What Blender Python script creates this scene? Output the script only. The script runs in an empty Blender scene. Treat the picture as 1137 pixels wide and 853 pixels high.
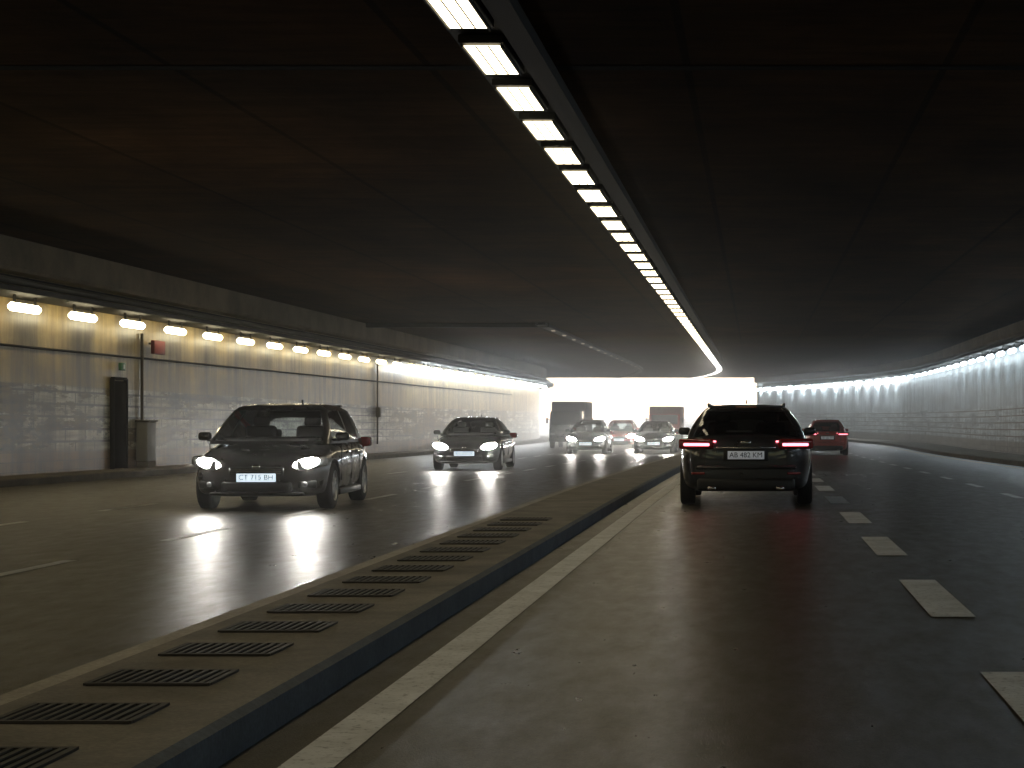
import bpy, bmesh, math, random
from mathutils import Vector, Matrix
random.seed(4)
sc=bpy.context.scene
# ------------------------------------------------------------ node helpers
def newmat(name):
    m=bpy.data.materials.new(name); m.use_nodes=True
    nt=m.node_tree; b=nt.nodes['Principled BSDF']; return m,nt,b
def simple(name,col,rough=.5,metal=0,coat=0,spec=.5,em=None,ems=0):
    m,nt,b=newmat(name)
    b.inputs['Base Color'].default_value=(*col,1); b.inputs['Roughness'].default_value=rough
    b.inputs['Metallic'].default_value=metal; b.inputs['Coat Weight'].default_value=coat
    b.inputs['Specular IOR Level'].default_value=spec
    if em: b.inputs['Emission Color'].default_value=(*em,1); b.inputs['Emission Strength'].default_value=ems
    return m
def N(nt,t,**k):
    n=nt.nodes.new(t)
    for a,v in k.items(): setattr(n,a,v)
    return n
def noise(nt,vec,scale,detail=4,rough=.6,scl=None):
    if scl:
        mp=N(nt,'ShaderNodeMapping'); mp.inputs['Scale'].default_value=scl
        nt.links.new(vec,mp.inputs['Vector']); vec=mp.outputs[0]
    n=N(nt,'ShaderNodeTexNoise'); n.inputs['Scale'].default_value=scale
    n.inputs['Detail'].default_value=detail; n.inputs['Roughness'].default_value=rough
    nt.links.new(vec,n.inputs['Vector']); return n.outputs['Fac']
def ramp(nt,fac,stops):
    r=N(nt,'ShaderNodeValToRGB'); e=r.color_ramp.elements
    while len(e)<len(stops): e.new(.5)
    for el,(p,c) in zip(e,stops):
        el.position=p; el.color=(*c,1) if len(c)==3 else c
    nt.links.new(fac,r.inputs[0]); return r.outputs[0]
def mix(nt,fac,a,b,mode='MIX'):
    n=N(nt,'ShaderNodeMix',data_type='RGBA',blend_type=mode)
    for s,i in ((fac,0),(a,6),(b,7)):
        if hasattr(s,'links') or hasattr(s,'is_linked'): nt.links.new(s,n.inputs[i])
        elif i==0: n.inputs[0].default_value=s
        else: n.inputs[i].default_value=(*s,1)
    return n.outputs[2]
def bump(nt,b,h,st=.3,dist=.01):
    n=N(nt,'ShaderNodeBump'); n.inputs['Strength'].default_value=st; n.inputs['Distance'].default_value=dist
    nt.links.new(h,n.inputs['Height']); nt.links.new(n.outputs[0],b.inputs['Normal'])
def uvv(nt): return N(nt,'ShaderNodeUVMap').outputs[0]
def geo(nt): return N(nt,'ShaderNodeNewGeometry').outputs['Position']

# ------------------------------------------------------------ materials
def asphalt():
    m,nt,b=newmat('asphalt'); g=geo(nt)
    big=noise(nt,g,.35,5,.6,(1,.25,1)); fine=noise(nt,g,90,3,.7); mid=noise(nt,g,6,5,.7,(1,.3,1)); peb=noise(nt,g,22,4,.75)
    c=ramp(nt,big,[(.3,(.034,.028,.018)),(.7,(.062,.053,.036))])
    c2=ramp(nt,fine,[(.3,(.25,.25,.25)),(.75,(2.1,2.05,1.85))])
    c=mix(nt,.9,c,c2,'MULTIPLY')
    c3=ramp(nt,mid,[(.35,(.65,.65,.65)),(.65,(1.25,1.25,1.2))])
    c=mix(nt,.8,c,c3,'MULTIPLY')
    c=mix(nt,.9,c,ramp(nt,peb,[(.35,(.6,.6,.6)),(.68,(1.45,1.43,1.35))]),'MULTIPLY')
    nt.links.new(c,b.inputs['Base Color'])
    r=ramp(nt,big,[(.3,(.27,)*3),(.7,(.40,)*3)])
    r=mix(nt,.5,r,ramp(nt,mid,[(.3,(.20,)*3),(.7,(.50,)*3)]))
    nt.links.new(r,b.inputs['Roughness']); b.inputs['Specular IOR Level'].default_value=.32
    bump(nt,b,fine,.5,.008); return m
def concrete(name,c1,c2,rough=.85,sc_=1.2,b_=.3):
    m,nt,b=newmat(name); g=geo(nt)
    a=noise(nt,g,sc_,6,.65); f=noise(nt,g,40,4,.7)
    c=ramp(nt,a,[(.32,c1),(.68,c2)])
    c=mix(nt,.7,c,ramp(nt,f,[(.3,(.6,.6,.6)),(.7,(1.25,1.25,1.25))]),'MULTIPLY')
    nt.links.new(c,b.inputs['Base Color']); b.inputs['Roughness'].default_value=rough
    bump(nt,b,f,b_,.01); return m
def ceiling_mat():
    m,nt,b=newmat('stained_concrete'); u=uvv(nt); g=geo(nt)
    br=N(nt,'ShaderNodeTexBrick'); br.offset=0; 
    mp=N(nt,'ShaderNodeMapping'); mp.inputs['Location'].default_value=(5.9,.7,0)
    nt.links.new(u,mp.inputs[0]); nt.links.new(mp.outputs[0],br.inputs['Vector'])
    br.inputs['Scale'].default_value=1; br.inputs['Brick Width'].default_value=12; br.inputs['Row Height'].default_value=2.6
    br.inputs['Mortar Size'].default_value=.05; br.inputs['Mortar Smooth'].default_value=.4
    br.inputs['Color1'].default_value=(1,1,1,1); br.inputs['Color2'].default_value=(.72,.72,.72,1); br.inputs['Mortar'].default_value=(.4,.4,.4,1)
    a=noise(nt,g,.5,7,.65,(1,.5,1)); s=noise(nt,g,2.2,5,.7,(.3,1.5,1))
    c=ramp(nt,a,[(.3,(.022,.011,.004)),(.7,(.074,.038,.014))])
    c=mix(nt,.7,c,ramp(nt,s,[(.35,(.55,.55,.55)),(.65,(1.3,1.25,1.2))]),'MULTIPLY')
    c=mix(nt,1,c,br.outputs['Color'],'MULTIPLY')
    nt.links.new(c,b.inputs['Base Color']); b.inputs['Roughness'].default_value=.95; b.inputs['Specular IOR Level'].default_value=.03
    bump(nt,b,s,.3,.02); return m
def wall_mat(name,up1,up2,tile1,tile2,low,rough=.4,dirt=(.42,.38,.30),th=.53,lo=.34,hi=.60):
    m,nt,b=newmat(name); u=uvv(nt); g=geo(nt)
    sx=N(nt,'ShaderNodeSeparateXYZ'); nt.links.new(u,sx.inputs[0]); v=sx.outputs[1]
    def brick(w,h,ms,c1,c2,mo):
        br=N(nt,'ShaderNodeTexBrick'); nt.links.new(u,br.inputs['Vector'])
        br.inputs['Scale'].default_value=1; br.inputs['Brick Width'].default_value=w; br.inputs['Row Height'].default_value=h
        br.inputs['Mortar Size'].default_value=ms; br.inputs['Mortar Smooth'].default_value=.2; br.inputs['Bias'].default_value=-.1
        for k,c in (('Color1',c1),('Color2',c2),('Mortar',mo)): br.inputs[k].default_value=(*c,1)
        return br
    t=brick(1.15,.27,.026,tile1,tile2,(.13,.11,.08)); t.offset=.5
    a=noise(nt,g,1.1,7,.7); bl=noise(nt,g,.7,6,.7,(1,.35,2.2)); st=noise(nt,g,2.5,5,.7,(1,1,.12)); hz=noise(nt,g,1.6,6,.75,(1,.12,3)); sb=noise(nt,g,1.5,8,.8,(1,.4,1.4))
    upc=ramp(nt,a,[(.3,up1),(.7,up2)])
    lb=brick(.6,.2,.01,low,tuple(x*1.5 for x in low),tuple(x*.5 for x in low))
    def step(v,e,w=.03):
        mr=N(nt,'ShaderNodeMapRange'); mr.inputs['From Min'].default_value=e-w; mr.inputs['From Max'].default_value=e+w
        nt.links.new(v,mr.inputs[0]); return mr.outputs[0]
    miss=ramp(nt,bl,[(th,(0,0,0)),(th+.03,(1,1,1))])
    tc=mix(nt,miss,t.outputs['Color'],tuple(x*.75 for x in up1))
    tc=mix(nt,ramp(nt,sb,[(th+.05,(0,0,0)),(th+.07,(.85,.85,.85))]),tc,(.06,.05,.035))
    tc=mix(nt,.8,tc,ramp(nt,hz,[(lo+.04,dirt),(.58,(1.1,1.1,1.1))]),'MULTIPLY')
    c=mix(nt,step(v,.62,.05),lb.outputs['Color'],tc)
    c=mix(nt,step(v,2.02,.02),c,upc)
    c=mix(nt,.8,c,ramp(nt,st,[(lo,dirt),(hi,(1.2,1.2,1.2))]),'MULTIPLY')
    c=mix(nt,.5,c,ramp(nt,bl,[(.3,(.55,.52,.46)),(.6,(1.1,1.1,1.1))]),'MULTIPLY')
    nt.links.new(c,b.inputs['Base Color']); b.inputs['Roughness'].default_value=rough
    bump(nt,b,t.outputs['Fac'],-.4,.01); return m
def paint_mark(name,col):
    m,nt,b=newmat(name); g=geo(nt)
    f=noise(nt,g,25,5,.75); w=noise(nt,g,3,4,.6)
    c=mix(nt,ramp(nt,f,[(.54,(0,0,0)),(.70,(.85,.85,.85))]),col,(.10,.095,.08))
    c=mix(nt,.7,c,ramp(nt,w,[(.3,(.6,.59,.54)),(.7,(1.1,1.1,1.1))]),'MULTIPLY')
    nt.links.new(c,b.inputs['Base Color']); b.inputs['Roughness'].default_value=.55; return m
def emis(name,col,s):
    m=bpy.data.materials.new(name); m.use_nodes=True; nt=m.node_tree; nt.nodes.clear()
    e=N(nt,'ShaderNodeEmission'); o=N(nt,'ShaderNodeOutputMaterial')
    e.inputs[0].default_value=(*col,1); e.inputs[1].default_value=s; nt.links.new(e.outputs[0],o.inputs[0]); return m
def glass_mat():
    m=bpy.data.materials.new('car_glass'); m.use_nodes=True; nt=m.node_tree; nt.nodes.clear()
    o=N(nt,'ShaderNodeOutputMaterial'); t=N(nt,'ShaderNodeBsdfTransparent'); t.inputs[0].default_value=(.74,.78,.78,1)
    g=N(nt,'ShaderNodeBsdfGlossy'); g.inputs['Roughness'].default_value=.04; g.inputs[0].default_value=(.9,.9,.9,1)
    f=N(nt,'ShaderNodeFresnel'); f.inputs[0].default_value=1.5
    mx=N(nt,'ShaderNodeMixShader'); nt.links.new(f.outputs[0],mx.inputs[0]); nt.links.new(t.outputs[0],mx.inputs[1]); nt.links.new(g.outputs[0],mx.inputs[2])
    nt.links.new(mx.outputs[0],o.inputs[0]); return m
M_as=asphalt()
M_ceil=ceiling_mat()
M_med=concrete('median_concrete',(.12,.106,.080),(.24,.215,.165),.8,1.8)
M_kerb=concrete('kerb_stone',(.04,.05,.06),(.08,.095,.11),.7,2.5)
M_edge=concrete('kerb_edge',(.28,.25,.19),(.42,.38,.3),.7,2.5)
M_beam=concrete('beam_concrete',(.13,.095,.055),(.27,.20,.12),.85,.8)
M_walk=concrete('sidewalk_concrete',(.10,.08,.05),(.2,.16,.11),.8,1.5)
M_ground=concrete('ground_dirt',(.25,.24,.21),(.4,.38,.34),.9,.2)
M_ramp=concrete('ramp_concrete',(.42,.41,.38),(.6,.58,.54),.85,.8)
M_wallL=wall_mat('tiled_wall_warm',(.26,.185,.065),(.42,.32,.13),(.80,.78,.67),(.60,.57,.47),(.20,.12,.05),.33,(.30,.25,.16),.50,.38,.62)
M_wallR=wall_mat('tiled_wall_cool',(.42,.48,.51),(.58,.65,.69),(.68,.76,.80),(.54,.62,.66),(.20,.19,.17),.4,(.5,.5,.5),.55)
M_white=paint_mark('road_paint_white',(.76,.77,.75)); M_yel=paint_mark('road_paint_yellow',(.55,.40,.16))
M_metal=simple('dark_metal',(.012,.011,.010),.7,0,spec=.2); M_steel=simple('steel_bars',(.055,.05,.042),.6,.4)
M_black=simple('recess_shade_black',(.010,.010,.009),.9,spec=.05); M_pipe=simple('grey_pipe',(.10,.085,.06),.7)  # M_black: flat black standing in for the shade inside recesses
M_lampC=emis('ceiling_tube',(1,.85,.56),6.5); M_lampW=emis('wall_tube',(1,.86,.54),12)
M_lampC2=emis('ceiling_tube_exit_zone',(1,.95,.88),14)
M_lampR=emis('wall_tube_cool',(.80,.93,1),17); M_lampX=emis('wall_tube_exit_zone',(.88,.96,1),70)
M_glass=glass_mat(); M_rub=simple('rubber',(.015,.015,.015),.8); M_rim=simple('alloy_rim',(.45,.45,.46),.3,.9)
M_trim=simple('black_trim',(.012,.012,.012),.4); M_chr=simple('chrome',(.6,.6,.6),.15,1)
M_plate=simple('glowing_number_plate',(.75,.76,.75),.35,em=(.85,.92,1),ems=.12)  # faint emission makes the plate look lit; it is no lamp
M_plateF=simple('glowing_number_plate_front',(.8,.82,.85),.3,em=(.75,.9,1),ems=1.0)  # emission imitates the glare on the front plate
M_redh=simple('red_lens',(.25,.01,.01),.15,coat=1); M_red=emis('tail_light',(1,.17,.22),5.5)
M_head=emis('headlight_bulb',(1,.96,.88),130); M_lens=simple('lamp_lens',(.35,.36,.38),.12,.3,coat=1)
M_int=simple('seat_fabric',(.010,.010,.010),.95,spec=.1)

# ------------------------------------------------------------ road geometry functions
def ss(a,b,x):
    t=max(0,min(1,(x-a)/(b-a))); return t*t*(3-2*t)
def dip(y): return -.3*ss(22,85,y)
def off(y,s,k):
    if y<=150: return max(0,y-s)**2/k
    return (150-s)**2/k+.22*(y-150)
def X(u,y):
    a=off(y,120,350)
    if u>=-2.5:
        t=min(1,(u+2.5)/12.5); o=a*(1-t)+off(y,95,350)*t
    else:
        t=min(1,(-2.5-u)/12.5); o=a*(1-t)+off(y,117,250)*t
    return u-o
def P(u,y,z,f=1): return Vector((X(u,y),y,z+dip(y)*f))
def obj(name,me,parent=None):
    o=bpy.data.objects.new(name,me); sc.collection.objects.link(o)
    if parent: o.parent=parent
    return o
def empty(name,loc=(0,0,0),rz=0):
    e=bpy.data.objects.new(name,None); sc.collection.objects.link(e); e.location=loc; e.rotation_euler[2]=rz; return e
def sweep(name,prof,y0,y1,mat,step=4,parent=None,closed=False,smooth=False,caps=False):
    bm=bmesh.new(); uvl=bm.loops.layers.uv.new('UVMap')
    n=max(1,int(round((y1-y0)/step))); rows=[]
    pr=[p if len(p)==3 else (*p,1) for p in prof]
    if closed: pr=pr+[pr[0]]
    vl=[0]
    for i in range(1,len(pr)): vl.append(vl[-1]+math.hypot(pr[i][0]-pr[i-1][0],pr[i][1]-pr[i-1][1]))
    for i in range(n+1):
        y=y0+(y1-y0)*i/n
        r=[bm.verts.new(P(u,y,z,f)) for (u,z,f) in (pr[:-1] if closed else pr)]
        if closed: r.append(r[0])
        rows.append((y,r))
    for i in range(n):
        for j in range(len(pr)-1):
            f=bm.faces.new((rows[i][1][j],rows[i+1][1][j],rows[i+1][1][j+1],rows[i][1][j+1])); f.smooth=smooth
            for l,(a,bb) in zip(f.loops,((i,j),(i+1,j),(i+1,j+1),(i,j+1))): l[uvl].uv=(rows[a][0],vl[bb])
    if closed and caps:
        bm.faces.new(rows[0][1][:-1]); bm.faces.new(rows[-1][1][:-1])
    bmesh.ops.recalc_face_normals(bm,faces=bm.faces)
    me=bpy.data.meshes.new(name); bm.to_mesh(me); bm.free(); me.materials.append(mat)
    return obj(name,me,parent)
def addbox(bm,c,s,bev=0,rot=None,mi=0,seg=2):
    g=bmesh.new(); bmesh.ops.create_cube(g,size=1)
    for v in g.verts: v.co=Vector((v.co.x*s[0],v.co.y*s[1],v.co.z*s[2]))
    if bev>0: bmesh.ops.bevel(g,geom=g.edges[:],offset=bev,segments=seg,affect='EDGES',profile=.5)
    M=Matrix.Translation(Vector(c))@(rot if rot else Matrix())
    mp={}
    for v in g.verts: mp[v]=bm.verts.new(M@v.co)
    for f in g.faces:
        nf=bm.faces.new([mp[v] for v in f.verts]); nf.material_index=mi; nf.smooth=bev>0
    g.free()
def meshobj(name,bm,mats,parent=None):
    me=bpy.data.meshes.new(name); bm.to_mesh(me); bm.free()
    for m in mats: me.materials.append(m)
    return obj(name,me,parent)
def box(name,c,s,mat,parent=None,bev=0,rz=0,rx=0,seg=2,ry=0):
    bm=bmesh.new(); addbox(bm,(0,0,0),s,bev,seg=seg)
    o=meshobj(name,bm,[mat],parent); o.location=c; o.rotation_euler=(rx,ry,rz); return o

# ------------------------------------------------------------ setting
Y0,Y1=-60,156; YO=300
bm=bmesh.new()
bmesh.ops.create_grid(bm,x_segments=2,y_segments=2,size=3000)
g=meshobj('ground',bm,[M_ground]); g.location=(0,0,-.5)
road=sweep('road',[(u,0) for u in (-14.2,-11,-8,-5,-3,0,3,6,7.9)],Y0,YO,M_as,2)
for nm,a,b_ in (('sidewalk',-14,-15.3),('sidewalk',7.7,10.4)):
    sweep(nm,[(a,-.05),(a,.12),(a+(.02 if a>0 else -.02),.15),(b_,.15)],Y0,YO,M_walk,3)
med=empty('median_strip')
sweep('top',[(-1.97,.15),(-2.9,.15)],Y0,YO,M_med,2,med)
sweep('kerb_face',[(-1.93,-.05),(-1.93,.13),(-1.97,.15)],Y0,YO,M_kerb,2,med)
sweep('kerb_edge',[(-2.9,.15),(-3.01,.15),(-3.04,.13),(-3.04,-.05)],Y0,YO,M_edge,2,med)
bm=bmesh.new()
for k in range(-3,16):
    y=6.9+.925*k-1.13
    c=P(-2.51,y,.15)
    addbox(bm,c+Vector((0,0,.003)),(.50,.42,.006),mi=0)  # black sheet on the median, in place of a shaded pit
    for s in (-1,1):
        addbox(bm,c+Vector((0,s*.20,.007)),(.52,.025,.010),mi=1)
        addbox(bm,c+Vector((s*.25,0,.007)),(.025,.38,.010),mi=1)
    for i in range(11):
        addbox(bm,c+Vector((-.215+i*.043,0,.008)),(.020,.37,.008),mi=1)
meshobj('drain_grates',bm,[M_black,M_steel])
mk=empty('road_markings')
def strip(bm,u0,u1,y0,y1,step=3):
    n=max(1,int((y1-y0)/step)); prev=None
    for i in range(n+1):
        y=y0+(y1-y0)*i/n
        r=(bm.verts.new(P(u0,y,.005)),bm.verts.new(P(u1,y,.005)))
        if prev: bm.faces.new((prev[0],prev[1],r[1],r[0]))
        prev=r
bm=bmesh.new()
strip(bm,-1.71,-1.51,Y0,YO)
for k in range(-12,50):
    c=12.63+5.07*k
    strip(bm,1.10,1.38,c-1.3,c+1.3,1.3)
    strip(bm,4.10,4.24,c-1.0+1.6,c+1.0+1.6,1)
for k in range(-12,50):
    c=14.75+4.75*k
    strip(bm,-6.1,-5.98,c-1.1,c+1.1,1.1)
    strip(bm,-8.92,-8.80,c-1.1+1.2,c+1.1+1.2,1.1)
meshobj('white_lines',bm,[M_white],mk)
bm=bmesh.new(); strip(bm,7.2,7.34,Y0,YO); strip(bm,-3.36,-3.28,Y0,YO); meshobj('yellow_lines',bm,[M_yel],mk)
sweep('tunnel_wall',[(-15,.0,1),(-15,5.2,1)],Y0,Y1,M_wallL,3)
sweep('tunnel_wall',[(10,.0,1),(10,5.2,1)],Y0,Y1,M_wallR,3)
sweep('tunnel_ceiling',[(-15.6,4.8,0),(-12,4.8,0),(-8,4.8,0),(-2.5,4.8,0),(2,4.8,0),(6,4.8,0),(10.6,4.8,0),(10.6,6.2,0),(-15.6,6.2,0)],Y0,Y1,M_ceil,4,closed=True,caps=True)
cb=empty('ceiling_beams')
sweep('left_edge_beam',[(-14.95,4.15,0),(-14.55,4.15,0),(-14.5,4.22,0),(-14.5,4.79,0)],Y0,Y1,M_beam,3,cb)
sweep('right_edge_beam',[(9.95,4.35,0),(9.6,4.35,0),(9.55,4.4,0),(9.55,4.79,0)],Y0,Y1,M_beam,3,cb)
bm=bmesh.new(); addbox(bm,(-11.1,67,4.72),(6.8,.35,.16),.02); meshobj('cross_beam',bm,[M_metal],cb)
bm=bmesh.new(); bm.faces.new([bm.verts.new(p) for p in ((-14.4,18.1,4.795),(9.5,18.1,4.795),(9.5,18.32,4.795),(-14.4,18.32,4.795))]); meshobj('joint_shade_strip',bm,[M_black],cb)  # flat black strip painted in for the shaded recess of the joint
pp=empty('cable_tray')
sweep('tray_left',[(-14.9,3.66,0),(-14.0,3.66,0),(-13.97,3.76,0)],Y0,Y1-6,M_metal,4,pp)
sweep('tray_right',[(9.9,3.94,0),(9.0,3.94,0),(8.98,4.03,0)],Y0,Y1-2,M_metal,4,pp)
def pipe(name,u,z,r,y0,y1,mat,par,f=0):
    sweep(name,[(u+r*math.cos(a*math.pi/4),z+r*math.sin(a*math.pi/4),f) for a in range(8)],y0,y1,mat,4,par,closed=True,smooth=True)
pp2=empty('service_pipes')
pipe('pipe_1',-14.3,3.90,.07,Y0,Y1-4,M_pipe,pp2); pipe('pipe_2',-14.6,4.02,.045,Y0,Y1-4,M_metal,pp2)
pipe('cable_low',-14.96,2.72,.025,Y0,110,M_metal,pp2); pipe('pipe_3',9.4,4.14,.06,Y0,Y1-4,M_pipe,pp2)
hb=bmesh.new(); eb=bmesh.new()
y=17.07-2.085*12
while y<153:
    c=X(-2.5,y)
    f=eb.faces.new([eb.verts.new(p) for p in ((c-.165,y-.68,4.645),(c-.165,y+.68,4.645),(c+.165,y+.68,4.645),(c+.165,y-.68,4.645))])
    f.material_index=1 if y>85 else 0
    addbox(hb,(c,y,4.70),(.42,1.46,.075),.01)
    for j in (-1,1):
        addbox(hb,(c+j*.058,y,4.641),(.014,1.36,.004))
        addbox(hb,(c+j*.18,y,4.640),(.02,1.40,.03))
    y+=2.085
lr=empty('ceiling_lamp_row')
meshobj('fixtures',hb,[M_metal],lr); meshobj('tubes',eb,[M_lampC,M_lampC2],lr)
sweep('carrier_rail',[(-2.24,4.79,0),(-2.24,4.66,0),(-2.02,4.66,0),(-2.02,4.79,0)],Y0,154,M_metal,3,lr)
sweep('carrier_plate',[(-2.78,4.745,0),(-2.26,4.745,0)],Y0,154,M_metal,3,lr)
lr2=empty('ceiling_lamp_row')
sweep('rail',[(-8.1,4.79,0),(-8.1,4.68,0),(-7.75,4.68,0),(-7.75,4.79,0)],66,152,M_metal,3,lr2)
bm=bmesh.new(); y=70
while y<150:
    addbox(bm,(X(-7.9,y),y,4.665),(.12,.5,.02)); y+=4
meshobj('small_lamps',bm,[emis('dim_tube',(1,.85,.65),.5)],lr2)
def walllamps(side,u,z,ph,mat,y_end,yx):
    em=bmesh.new(); br=bmesh.new(); y=ph-3.06*18
    while y<y_end:
        d=(X(u,y+.5)-X(u,y-.5)); R=Matrix.Rotation(-math.atan(d),4,'Z')
        addbox(em,(X(u,y),y,z),(.15,1.4,.17),.06,R,seg=1,mi=1 if y>yx else 0)
        for s in (-.5,.5): addbox(br,(X(u,y+s),y+s,z+.16),(.04,.05,.18))
        y+=3.06
    e=empty('wall_lamp_row'); meshobj('tubes',em,[mat,M_lampX],e); meshobj('brackets',br,[M_metal],e)
walllamps(-1,-14.38,3.42,35.4,M_lampW,126,76)
walllamps(1,9.3,3.72,35.0,M_lampR,155,112)
WX=-15
d=empty('service_door',(WX,42.25,dip(42)+.15))
box('leaf',(.05,0,1.03),(.06,.82,2.04),simple('door_dark',(.004,.004,.004),.9,spec=.05),d,.01)
for s in (-.45,.45): box('jamb',(.05,s,1.04),(.10,.06,2.14),M_metal,d,.01)
box('lintel',(.05,0,2.115),(.10,.84,.06),M_metal,d,.01)
box('handle',(.10,.3,1.0),(.03,.12,.03),M_metal,d)
c=empty('electrical_cabinet',(WX,43.8,dip(43)+.15))
box('body',(.16,0,.62),(.28,.62,.95),simple('cabinet_grey',(.3,.29,.25),.5),c,.02)
box('hood',(.17,0,1.12),(.34,.68,.05),M_pipe,c,.01); box('conduit',(.06,0,2.2),(.06,.07,2.1),M_pipe,c)
box('plinth',(.16,0,.07),(.26,.6,.14),M_walk,c)
s=empty('red_sign',(WX+.25,44.4,3.0)); box('panel',(0,0,0),(.10,.8,.34),simple('sign_red',(.16,.02,.015),.6),s,.02); box('arm',(-.13,0,.1),(.2,.05,.05),M_metal,s)
s=empty('exit_sign',(WX+.12,42.25,2.47)); box('panel',(0,0,0),(.08,.28,.18),simple('sign_green',(.03,.12,.05),.4),s,.01)
box('pictogram',(.045,0,0),(.01,.09,.10),simple('sign_white',(.5,.55,.5),.4),s)
for k,yy in enumerate((71,)):
    c=empty('wall_conduit',(WX,yy,1.9)); box('tube',(.06,0,0),(.06,.06,3.3),M_pipe,c); box('junction_box',(.1,0,-.4),(.16,.3,.4),M_pipe,c,.01)
for sgn,u in ((-1,-15),(1,10)):
    sweep('retaining_wall',[(u,-.3,1),(u,1.6,1),(u+sgn*.4,1.6,1),(u+sgn*.4,-.3,1)],Y1+.05,YO,M_ramp,4)

# ------------------------------------------------------------ vehicles
WHEEL={}
def wheel_mesh(R=.32,W=.2):
    k=(R,W)
    if k in WHEEL: return WHEEL[k]
    bm=bmesh.new(); n=32
    prof=[(-.5*W,R*.66),(-.5*W,R*.9),(-.42*W,R*.985),(-.2*W,R),(.2*W,R),(.42*W,R*.985),(.5*W,R*.9),(.5*W,R*.66)]
    rim=[(.5*W,R*.66),(.44*W,R*.62),(.1*W,R*.58)]
    def lathe(pr,mi):
        rs=[[bm.verts.new((x,r*math.cos(2*math.pi*i/n),r*math.sin(2*math.pi*i/n))) for x,r in pr] for i in range(n)]
        for i in range(n):
            for j in range(len(pr)-1):
                f=bm.faces.new((rs[i][j],rs[(i+1)%n][j],rs[(i+1)%n][j+1],rs[i][j+1])); f.smooth=True; f.material_index=mi
        return rs
    lathe(prof,0); lathe(rim,1)
    lathe([(-.5*W,R*.66),(-.48*W,.01)],0)
    lathe([(.08*W,R*.6),(.08*W,.01)],2)
    for i in range(5):
        a=2*math.pi*i/5
        for dd in (-.14,.14):
            Rt=Matrix.Rotation(a+dd,4,'X'); addbox(bm,Rt@Vector((.33*W,0,R*.34)),(.16*W,R*.13,R*.60),.008,Rt,1,1)
    addbox(bm,(.36*W,0,0),(.14*W,R*.28,R*.28),.02,None,1)
    me=bpy.data.meshes.new('wheel'); bm.to_mesh(me); bm.free()
    for m in (M_rub,M_rim,M_black): me.materials.append(m)
    WHEEL[k]=me; return me

def make_body(L,W,belt,wy,R,mats):
    st=[(0,.52,.38,.60),(.006,.66,.28,.655),(.022,.81,.21,.72),(.055,.915,.19,.785),(.11,.975,.18,.85),(.18,.995,.17,.91),(.26,1,.17,.97),
        (.34,1,.17,1.0),(.45,1,.17,1.005),(.6,1,.17,1.015),(.74,1,.18,1.03),(.86,.985,.19,1.04),(.94,.945,.21,1.035),(.975,.89,.24,1.02),(.992,.80,.29,.97),(1,.70,.36,.88)]
    hp=[(0,0,0),(.55,0,0),(.84,0,.01),(.955,.1,.0),(.985,.3,0),(1.0,.52,0),(.995,.68,0),(.965,.82,0),(.91,.93,0),(.80,.985,0),(.45,1,.015),(0,1,.03)]
    bm=bmesh.new(); rows=[]
    for t,wf,zb,zf in st:
        zt=zf*belt; h=zt-zb; w=wf*W/2; y=-L/2+t*L
        pts=[(w*a,zb+h*b+c) for a,b,c in hp]
        ring=pts+[(-x,z) for x,z in pts[-2:0:-1]]
        rows.append([bm.verts.new((x,y,z)) for x,z in ring])
    n=len(rows[0])
    for i in range(len(rows)-1):
        for j in range(n):
            f=bm.faces.new((rows[i][j],rows[i][(j+1)%n],rows[i+1][(j+1)%n],rows[i+1][j])); f.smooth=True
            if j<2 or j>=n-2: f.material_index=1
    bm.faces.new(rows[0]).smooth=True; bm.faces.new(rows[-1][::-1]).smooth=True
    bmesh.ops.recalc_face_normals(bm,faces=bm.faces)
    me=bpy.data.meshes.new('body'); bm.to_mesh(me); bm.free()
    for m in mats: me.materials.append(m)
    o=obj('tmp_body',me); s=o.modifiers.new('s','SUBSURF'); s.levels=2; s.render_levels=2
    cut=[]
    for yy in wy:
        for sx in (-1,1):
            b=bmesh.new(); bmesh.ops.create_cone(b,cap_ends=True,segments=40,radius1=R*1.15,radius2=R*1.15,depth=.5)
            for v in b.verts: v.co=Matrix.Rotation(math.pi/2,3,'Y')@v.co+Vector((sx*(W/2+.02),yy,R+.0))
            for f in b.faces: f.material_index=1
            m2=bpy.data.meshes.new('c'); b.to_mesh(m2); b.free()
            for m in mats: m2.materials.append(m)
            c=obj('cutter',m2); cut.append(c)
            md=o.modifiers.new('b','BOOLEAN'); md.operation='DIFFERENCE'; md.object=c; md.solver='EXACT'
    bpy.context.view_layer.update()
    dg=bpy.context.evaluated_depsgraph_get()
    nm=bpy.data.meshes.new_from_object(o.evaluated_get(dg))
    for c in cut+[o]: bpy.data.objects.remove(c,do_unlink=True)
    return nm

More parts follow.
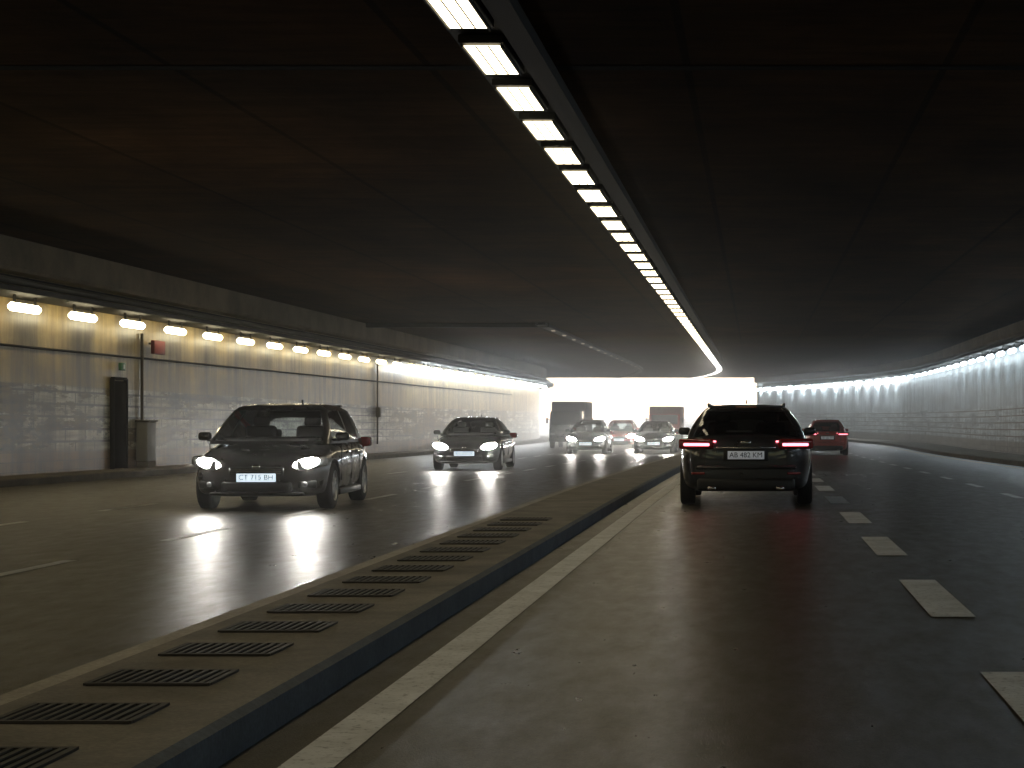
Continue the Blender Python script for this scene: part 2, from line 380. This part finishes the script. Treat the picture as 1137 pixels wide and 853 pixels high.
def greenhouse(L,W,H,belt,a0,a1,d1,d0,mats,wrf=.62):
    wb=W/2*.905; wr=W/2*wrf
    cols=[]
    for fx in (-.9,-.45,0,.45,.9): cols.append((fx,0,'g'))
    cols[-1]=(.9,0,'p')
    cols+= [(1,.03,'p'),(1,.075,'g'),(1,.25,'g'),(1,.42,'t'),(1,.455,'g'),(1,.62,'g'),(1,.79,'p'),(1,.9,'p'),(.98,.97,'p')]
    cols+= [(.86,1,'g'),(.45,1,'g'),(0,1,'g'),(-.45,1,'g'),(-.86,1,'p')]
    cols+= [(-.98,.97,'p'),(-1,.9,'p'),(-1,.79,'g'),(-1,.62,'g'),(-1,.455,'t'),(-1,.42,'g'),(-1,.25,'g'),(-1,.075,'p'),(-1,.03,'p')]
    rows=[(0,1,0),(.07,1,0),(.35,1,0),(.65,1,0),(.88,1,0),(1,.985,0),(1.03,.90,.026),(1.03,.72,.042),(1.03,.45,.052)]
    bm=bmesh.new(); g=[]
    y0,y1,y2,y3=[-L/2+t*L for t in (a0,a1,d1,d0)]
    z0=belt*1.0-.03; z1=H-.055
    for t,s,dz in rows:
        tt=min(t,1); w=wb+(wr-wb)*(tt**1.35)
        yf=y0+(y1-y0)*tt; yr=y3+(y2-y3)*(tt**1.25); yc=(yf+yr)/2
        z=z0+(z1-z0)*(tt**.93)+dz
        r=[]
        for fx,fy,k in cols:
            x=fx*w
            yy=yf+(yr-yf)*fy
            if abs(fx)<.95 and fy==0: yy-=.12*(1-fx*fx)*(1-.4*tt)
            if abs(fx)<.95 and fy==1: yy+=.07*(1-fx*fx)
            if fy in(.25,.62,.42,.455): x*=1.02
            if abs(fx)>.95: x*=1-.05*abs(fy-.45)**2*4*.5
            zz=z-(.035*tt*((fy-.4)**2)*3 if t>=1 else 0)
            r.append(bm.verts.new((x*s,yc+(yy-yc)*s,zz)))
        g.append(r)
    n=len(cols)
    for i in range(len(g)-1):
        for j in range(n):
            f=bm.faces.new((g[i][j],g[i][(j+1)%n],g[i+1][(j+1)%n],g[i+1][j])); f.smooth=True
            k=cols[j][2]
            if i>=4: f.material_index=0
            elif k=='g': f.material_index=1 if i>=1 else 2
            elif k=='t': f.material_index=2
            else: f.material_index=0
    bm.faces.new(g[-1]).smooth=True
    bmesh.ops.recalc_face_normals(bm,faces=bm.faces)
    me=bpy.data.meshes.new('cabin'); bm.to_mesh(me); bm.free()
    for m in mats: me.materials.append(m)
    return me

def carpaint(name,col,met=.5):
    m=simple(name,col,.28,met,1.0); m.node_tree.nodes['Principled BSDF'].inputs['Coat Roughness'].default_value=.05
    nt=m.node_tree; b=nt.nodes['Principled BSDF']; g=geo(nt)
    f=noise(nt,g,3,5,.7); r=ramp(nt,f,[(.3,(.22,)*3),(.7,(.45,)*3)]); nt.links.new(r,b.inputs['Roughness']); return m
def text(body,size,loc,rot,mat,par):
    c=bpy.data.curves.new('plate_text','FONT'); c.body=body; c.size=size; c.align_x='CENTER'; c.align_y='CENTER'; c.extrude=.001
    o=bpy.data.objects.new('plate_text',c); sc.collection.objects.link(o); o.parent=par; o.location=loc; o.rotation_euler=rot; c.materials.append(mat)
def car(name,x,y,rz,L,W,H,belt,gh,paint,R=.32,away=False,lit=True,spot=40,rails=False,plate='AB 482 KM',tail=True,wrf=.62,bs=1.0):
    e=empty(name,(x,y,dip(y)+.004),rz)
    wy=(-L/2+.19*L,L/2-.185*L)
    obj('body',make_body(L,W,belt,wy,R,[paint,M_trim]),e)
    obj('cabin',greenhouse(L,W,H,belt,*gh,[paint,M_glass,M_trim],wrf),e)
    for yy in wy:
        for sx in (-1,1):
            w=obj('wheel',wheel_mesh(R,.21),e); w.location=(sx*(W/2-.115),yy,R)
            if sx<0: w.rotation_euler[2]=math.pi
    F=-L/2; B=L/2; h=W/2
    my=F+gh[0]*L+.38
    for sx in (-1,1):
        box('mirror',(sx*(h+.03),my,belt+.07),(.19,.10,.12),paint,e,.045,seg=3)
        box('mirror_stalk',(sx*(h-.06),my,belt+.02),(.12,.05,.04),M_trim,e,.01)
    for sx in (-.37,.37):
        box('seat',(sx,F+.50*L,belt+.07),(.46,.14,.30),M_int,e,.06,rx=-.2,seg=3)
        box('headrest',(sx,F+.51*L,belt+.28),(.24,.09,.14),M_int,e,.04,rx=-.15,seg=3)
        box('rear_headrest',(sx,F+.73*L,belt+.10),(.22,.08,.12),M_int,e,.035,seg=3)
    box('dashboard',(0,F+(gh[0]+.085)*L,belt+.035),(W*.70,.30,.06),M_int,e,.02)
    for sx in (-1,1):
        box('sill',(sx*(h-.035),0,.22),(.07,L*.44,.09),M_trim,e,.02)
        for yy in (F+.46*L,F+.66*L): box('door_handle',(sx*(h-.012),yy,belt*.83),(.03,.19,.03),paint,e,.01)
        for yy,hh in ((F+.315*L,.62),(F+.525*L,.62),(F+.70*L,.4)):
            box('door_seam',(sx*(h-.006),yy,.33+hh/2 if hh>.5 else .68),(.014,.010,hh-.1),M_trim,e)
    hx=h*.70
    box('upper_grille',(0,F+.035,belt*.58),(.74,.10,.12),M_trim,e,.03)
    for q in (-.03,.0,.03): box('grille_bar',(0,F-.018,belt*.58+q),(.66,.02,.008),M_chr,e,.003)
    box('badge',(0,F-.022,belt*.645),(.10,.02,.05),M_chr,e,.008)
    box('lower_grille',(0,F+.045,.33),(.95,.12,.15),M_trim,e,.04)
    box('splitter',(0,F+.10,.235),(1.25,.22,.04),M_trim,e,.015)
    for sx in (-1,1):
        box('headlamp_housing',(sx*h*.73,F+.20,belta(belt)),(.46,.26,.15),M_lens,e,.06,rz=sx*.55,seg=3,ry=-sx*.18)
        box('fog_surround',(sx*h*.70,F+.12,.36),(.26,.14,.12),M_trim,e,.03,rz=sx*.4)
        box('fog_lamp',(sx*h*.68,F+.05,.36),(.09,.06,.08),M_lens,e,.03,rz=sx*.4)
        box('wiper',(sx*.28,F+gh[0]*L-.05,belt+.02),(.55,.02,.02),M_trim,e,rz=sx*.06)
        if not away and lit:
            bb=bmesh.new(); bmesh.ops.create_uvsphere(bb,u_segments=12,v_segments=6,radius=.075*bs)
            for f in bb.faces: f.smooth=True
            o=meshobj('headlight_bulb',bb,[M_head],e); o.location=(sx*hx,F+.085,belta(belt)); o.scale=(1.55,.6,.62); o.rotation_euler=(0,-sx*.22,sx*.3)
            li=bpy.data.lights.new('headlight_beam','SPOT'); li.energy=spot; li.spot_size=math.radians(50); li.spot_blend=1; li.shadow_soft_size=.08; li.color=(1,.95,.86)
            lo=bpy.data.objects.new('headlight_beam',li); sc.collection.objects.link(lo); lo.parent=e; lo.location=(sx*hx,F-.06,belta(belt)); lo.rotation_euler=(math.radians(-90),0,math.radians(5))
    if not away:
        box('plate_front',(0,F-.018,.455),(.52,.02,.115),M_plateF,e,.004)
        text(plate,.10,(0,F-.031,.455),(math.pi/2,0,0),M_trim,e)
    box('rear_bumper_lower',(0,B-.07,.32),(W*.72,.16,.19),M_trim,e,.05,seg=3)
    box('rear_bumper_lip',(0,B-.045,.56),(W*.74,.12,.06),paint,e,.03,seg=3)
    box('plate_recess',(0,B-.012,.735),(.64,.03,.17),M_trim,e,.01)
    box('plate_rear',(0,B+.008,.735),(.52,.015,.115),M_plate,e,.003)
    text(plate,.10,(0,B+.0175,.735),(math.pi/2,0,math.pi),M_trim,e)
    box('tailgate_strip',(0,B+.002,.84),(.86,.03,.022),M_chr,e,.006)
    box('rear_badge',(0,B+.0,.915),(.15,.03,.045),M_chr,e,.01)
    for sx in (-1,1):
        box('tail_lamp',(sx*h*.72,B-.095,.895),(.52,.18,.15),M_redh,e,.04,rz=-sx*.28,seg=3)
        if away and tail:
            box('tail_lamp_strip',(sx*h*.72,B-.025,.885),(.40,.06,.05),M_red,e,.02,rz=-sx*.28)
            box('tail_lamp_inner',(sx*h*.52,B+.003,.93),(.16,.03,.025),M_red,e,.01,rz=-sx*.1)
        box('reflector',(sx*h*.70,B-.035,.475),(.20,.05,.035),M_redh,e,.01,rz=-sx*.3)
        box('exhaust',(sx*h*.50,B-.02,.265),(.13,.12,.06),M_chr,e,.02)
        box('tailgate_seam',(sx*h*.60,B-.012,.68),(.010,.03,.36),M_trim,e)
    if rails:
        for sx in (-1,1):
            box('roof_rail',(sx*h*.57,F+.63*L,H-.005),(.035,L*.42,.03),M_chr,e,.012)
            for yy in (.44,.63,.83): box('rail_foot',(sx*h*.57,F+yy*L,H-.03),(.03,.08,.04),M_trim,e,.01)
    box('rear_spoiler',(0,B-(1-gh[2])*L+.03,H-.04),(W*.56,.20,.035),paint,e,.015)
    box('high_brake_light',(0,B-(1-gh[2])*L+.13,H-.045),(.30,.012,.018),M_redh,e)
    box('rear_wiper',(.1,B-(1-gh[3])*L+.05,belt+.09),(.36,.02,.02),M_trim,e)
    bm=bmesh.new(); addbox(bm,(0,F+.80*L,H+.03),(.02,.12,.06),.008); meshobj('antenna',bm,[M_trim],e)
    return e
def belta(b): return b*.69
DK=carpaint('paint_anthracite',(.04,.042,.048)); DG=carpaint('paint_dark_brown',(.014,.012,.010)); GR=carpaint('paint_grey',(.022,.022,.024))
RD=carpaint('paint_red',(.45,.06,.04),.2); BL=carpaint('paint_blue_grey',(.04,.05,.06))
HATCH=(.185,.385,.88,.97); SED=(.25,.43,.72,.885); WAG=(.24,.41,.87,.965)
car('station_wagon',-.15,25.6+2.35,math.pi,4.7,1.94,1.47,.985,WAG,DK,.335,away=True,rails=True,wrf=.62)
car('hatchback_car',-6.86,24.3+2.0,math.radians(3),3.95,1.86,1.48,.93,HATCH,DG,.32,spot=75,plate='CT 715 BH',bs=1.6,wrf=.67)
car('sedan_car',-7.68,47+2.2,math.radians(1.5),4.5,1.80,1.42,.93,SED,GR,.32,spot=100,plate='BX 203 LR',bs=1.9)
car('hatchback_car',-7.4,80,0,4.2,1.76,1.5,.95,HATCH,BL,.32,spot=120,bs=2)
car('hatchback_car',-7.1,95,0,4.0,1.72,1.5,.95,HATCH,RD,.31,spot=120,bs=2)
car('sedan_car',-4.5,81,0,4.5,1.8,1.45,.94,SED,GR,.32,spot=120,bs=2)
car('hatchback_car',2.95,77,math.pi,4.2,1.8,1.5,.97,HATCH,RD,.32,away=True)
def truck(name,x,y,W,H,L,paint,cabp):
    e=empty(name,(x,y,dip(y)+.004))
    F=-L/2; ch=H*.80
    prof=[(F,.35),(F-.02,.7),(F+.05,1.15),(F+.45,ch),(F+1.5,ch+.02),(F+1.5,.35)]
    bm=bmesh.new(); a=[bm.verts.new((-W/2*.94,p[0],p[1])) for p in prof]; b=[bm.verts.new((W/2*.94,p[0],p[1])) for p in prof]
    bm.faces.new(a); bm.faces.new(b[::-1])
    for i in range(len(prof)): j=(i+1)%len(prof); bm.faces.new((a[i],b[i],b[j],a[j]))
    bmesh.ops.recalc_face_normals(bm,faces=bm.faces)
    bmesh.ops.bevel(bm,geom=bm.edges[:],offset=.05,segments=2,affect='EDGES'); meshobj('cab',bm,[cabp],e)
    sl=math.atan2(.40,ch-1.15)
    box('windscreen',(0,F+.235,(1.15+ch)/2+.01),(W*.80,.03,(ch-1.15)*.95),simple(name+'_screen',(.02,.025,.03),.08,coat=1),e,.01,rx=-sl)
    box('cargo_box',(0,F+1.58+(L-1.58)/2,(.75+H)/2),(W,L-1.58,H-.75),paint,e,.03)
    box('chassis',(0,0,.55),(W*.6,L*.92,.2),M_trim,e,.02); box('bumper',(0,F-.01,.45),(W*.95,.14,.24),M_trim,e,.04)
    box('grille',(0,F-.03,.85),(W*.55,.06,.2),M_trim,e,.02)
    for sx in (-1,1):
        box('mirror',(sx*(W/2+.10),F+.35,1.45),(.10,.08,.30),M_trim,e,.02); box('mirror_arm',(sx*(W/2),F+.38,1.52),(.18,.03,.03),M_trim,e)
        box('headlamp',(sx*W*.36,F-.02,.75),(.24,.08,.14),M_lens,e,.03)
        for yy in (F+.75,L/2-.8):
            w=obj('wheel',wheel_mesh(.36,.22),e); w.location=(sx*(W/2-.14),yy,.36); w.rotation_euler[2]=0 if sx>0 else math.pi
    return e
truck('delivery_truck',-10.0,97,1.8,2.45,5.6,simple('box_dark',(.02,.02,.02),.6,spec=.2),DK)
truck('delivery_truck',-5.6,112,2.0,2.3,5.4,simple('box_brown',(.2,.07,.04),.6),RD)

# ------------------------------------------------------------ haze
def vol(name,lo,hi,dens,g,col=(1,1,1)):
    m=bpy.data.materials.new(name); m.use_nodes=True; nt=m.node_tree; nt.nodes.clear()
    v=N(nt,'ShaderNodeVolumeScatter'); o=N(nt,'ShaderNodeOutputMaterial')
    v.inputs['Color'].default_value=(*col,1); v.inputs['Density'].default_value=dens; v.inputs['Anisotropy'].default_value=g
    nt.links.new(v.outputs[0],o.inputs['Volume'])
    bm=bmesh.new(); c=[(a+b)/2 for a,b in zip(lo,hi)]; addbox(bm,c,[b-a for a,b in zip(lo,hi)])
    return meshobj(name,bm,[m])
vol('haze',(-14.9,16,-.45),(9.9,72,4.6),.0020,.78)  # thin scattering air added to give the headlights halos
vol('haze',(-35,72.1,-.45),(9.9,155.8,4.6),.012,.72)
vol('haze',(-60,156.2,-.45),(30,230,14),.012,.75)  # sunlit fog added beyond the portal so the exit turns white

# ------------------------------------------------------------ light
w=bpy.data.worlds.new('World'); sc.world=w; w.use_nodes=True; nt=w.node_tree
sk=nt.nodes.new('ShaderNodeTexSky'); sk.sky_type='NISHITA'; sk.sun_disc=False
el=math.radians(4.5); az=math.radians(5); sk.sun_elevation=el; sk.sun_rotation=az; sk.dust_density=.3; sk.air_density=.7; sk.ozone_density=1.5
bg=nt.nodes['Background']; nt.links.new(sk.outputs[0],bg.inputs[0]); bg.inputs[1].default_value=.15
s=bpy.data.lights.new('sun','SUN'); s.energy=5; s.angle=math.radians(.5); s.color=(1,.98,.95)
so=bpy.data.objects.new('sun',s); sc.collection.objects.link(so)
so.rotation_euler=(-(math.pi/2-el),0,-az); so.location=(0,200,60)
# ------------------------------------------------------------ camera
cd=bpy.data.cameras.new('camera'); cam=bpy.data.objects.new('camera',cd); sc.collection.objects.link(cam)
cam.location=(0,0,1.25); cam.rotation_euler=(math.pi/2,0,0)
cd.sensor_width=36; cd.lens=2000/1137*36; cd.shift_x=-(840-568.5)/1137; cd.shift_y=(465-426.5)/1137
cd.clip_start=.1; cd.clip_end=5000
sc.camera=cam
sc.view_settings.view_transform='Standard'; sc.view_settings.look='None'; sc.view_settings.exposure=0
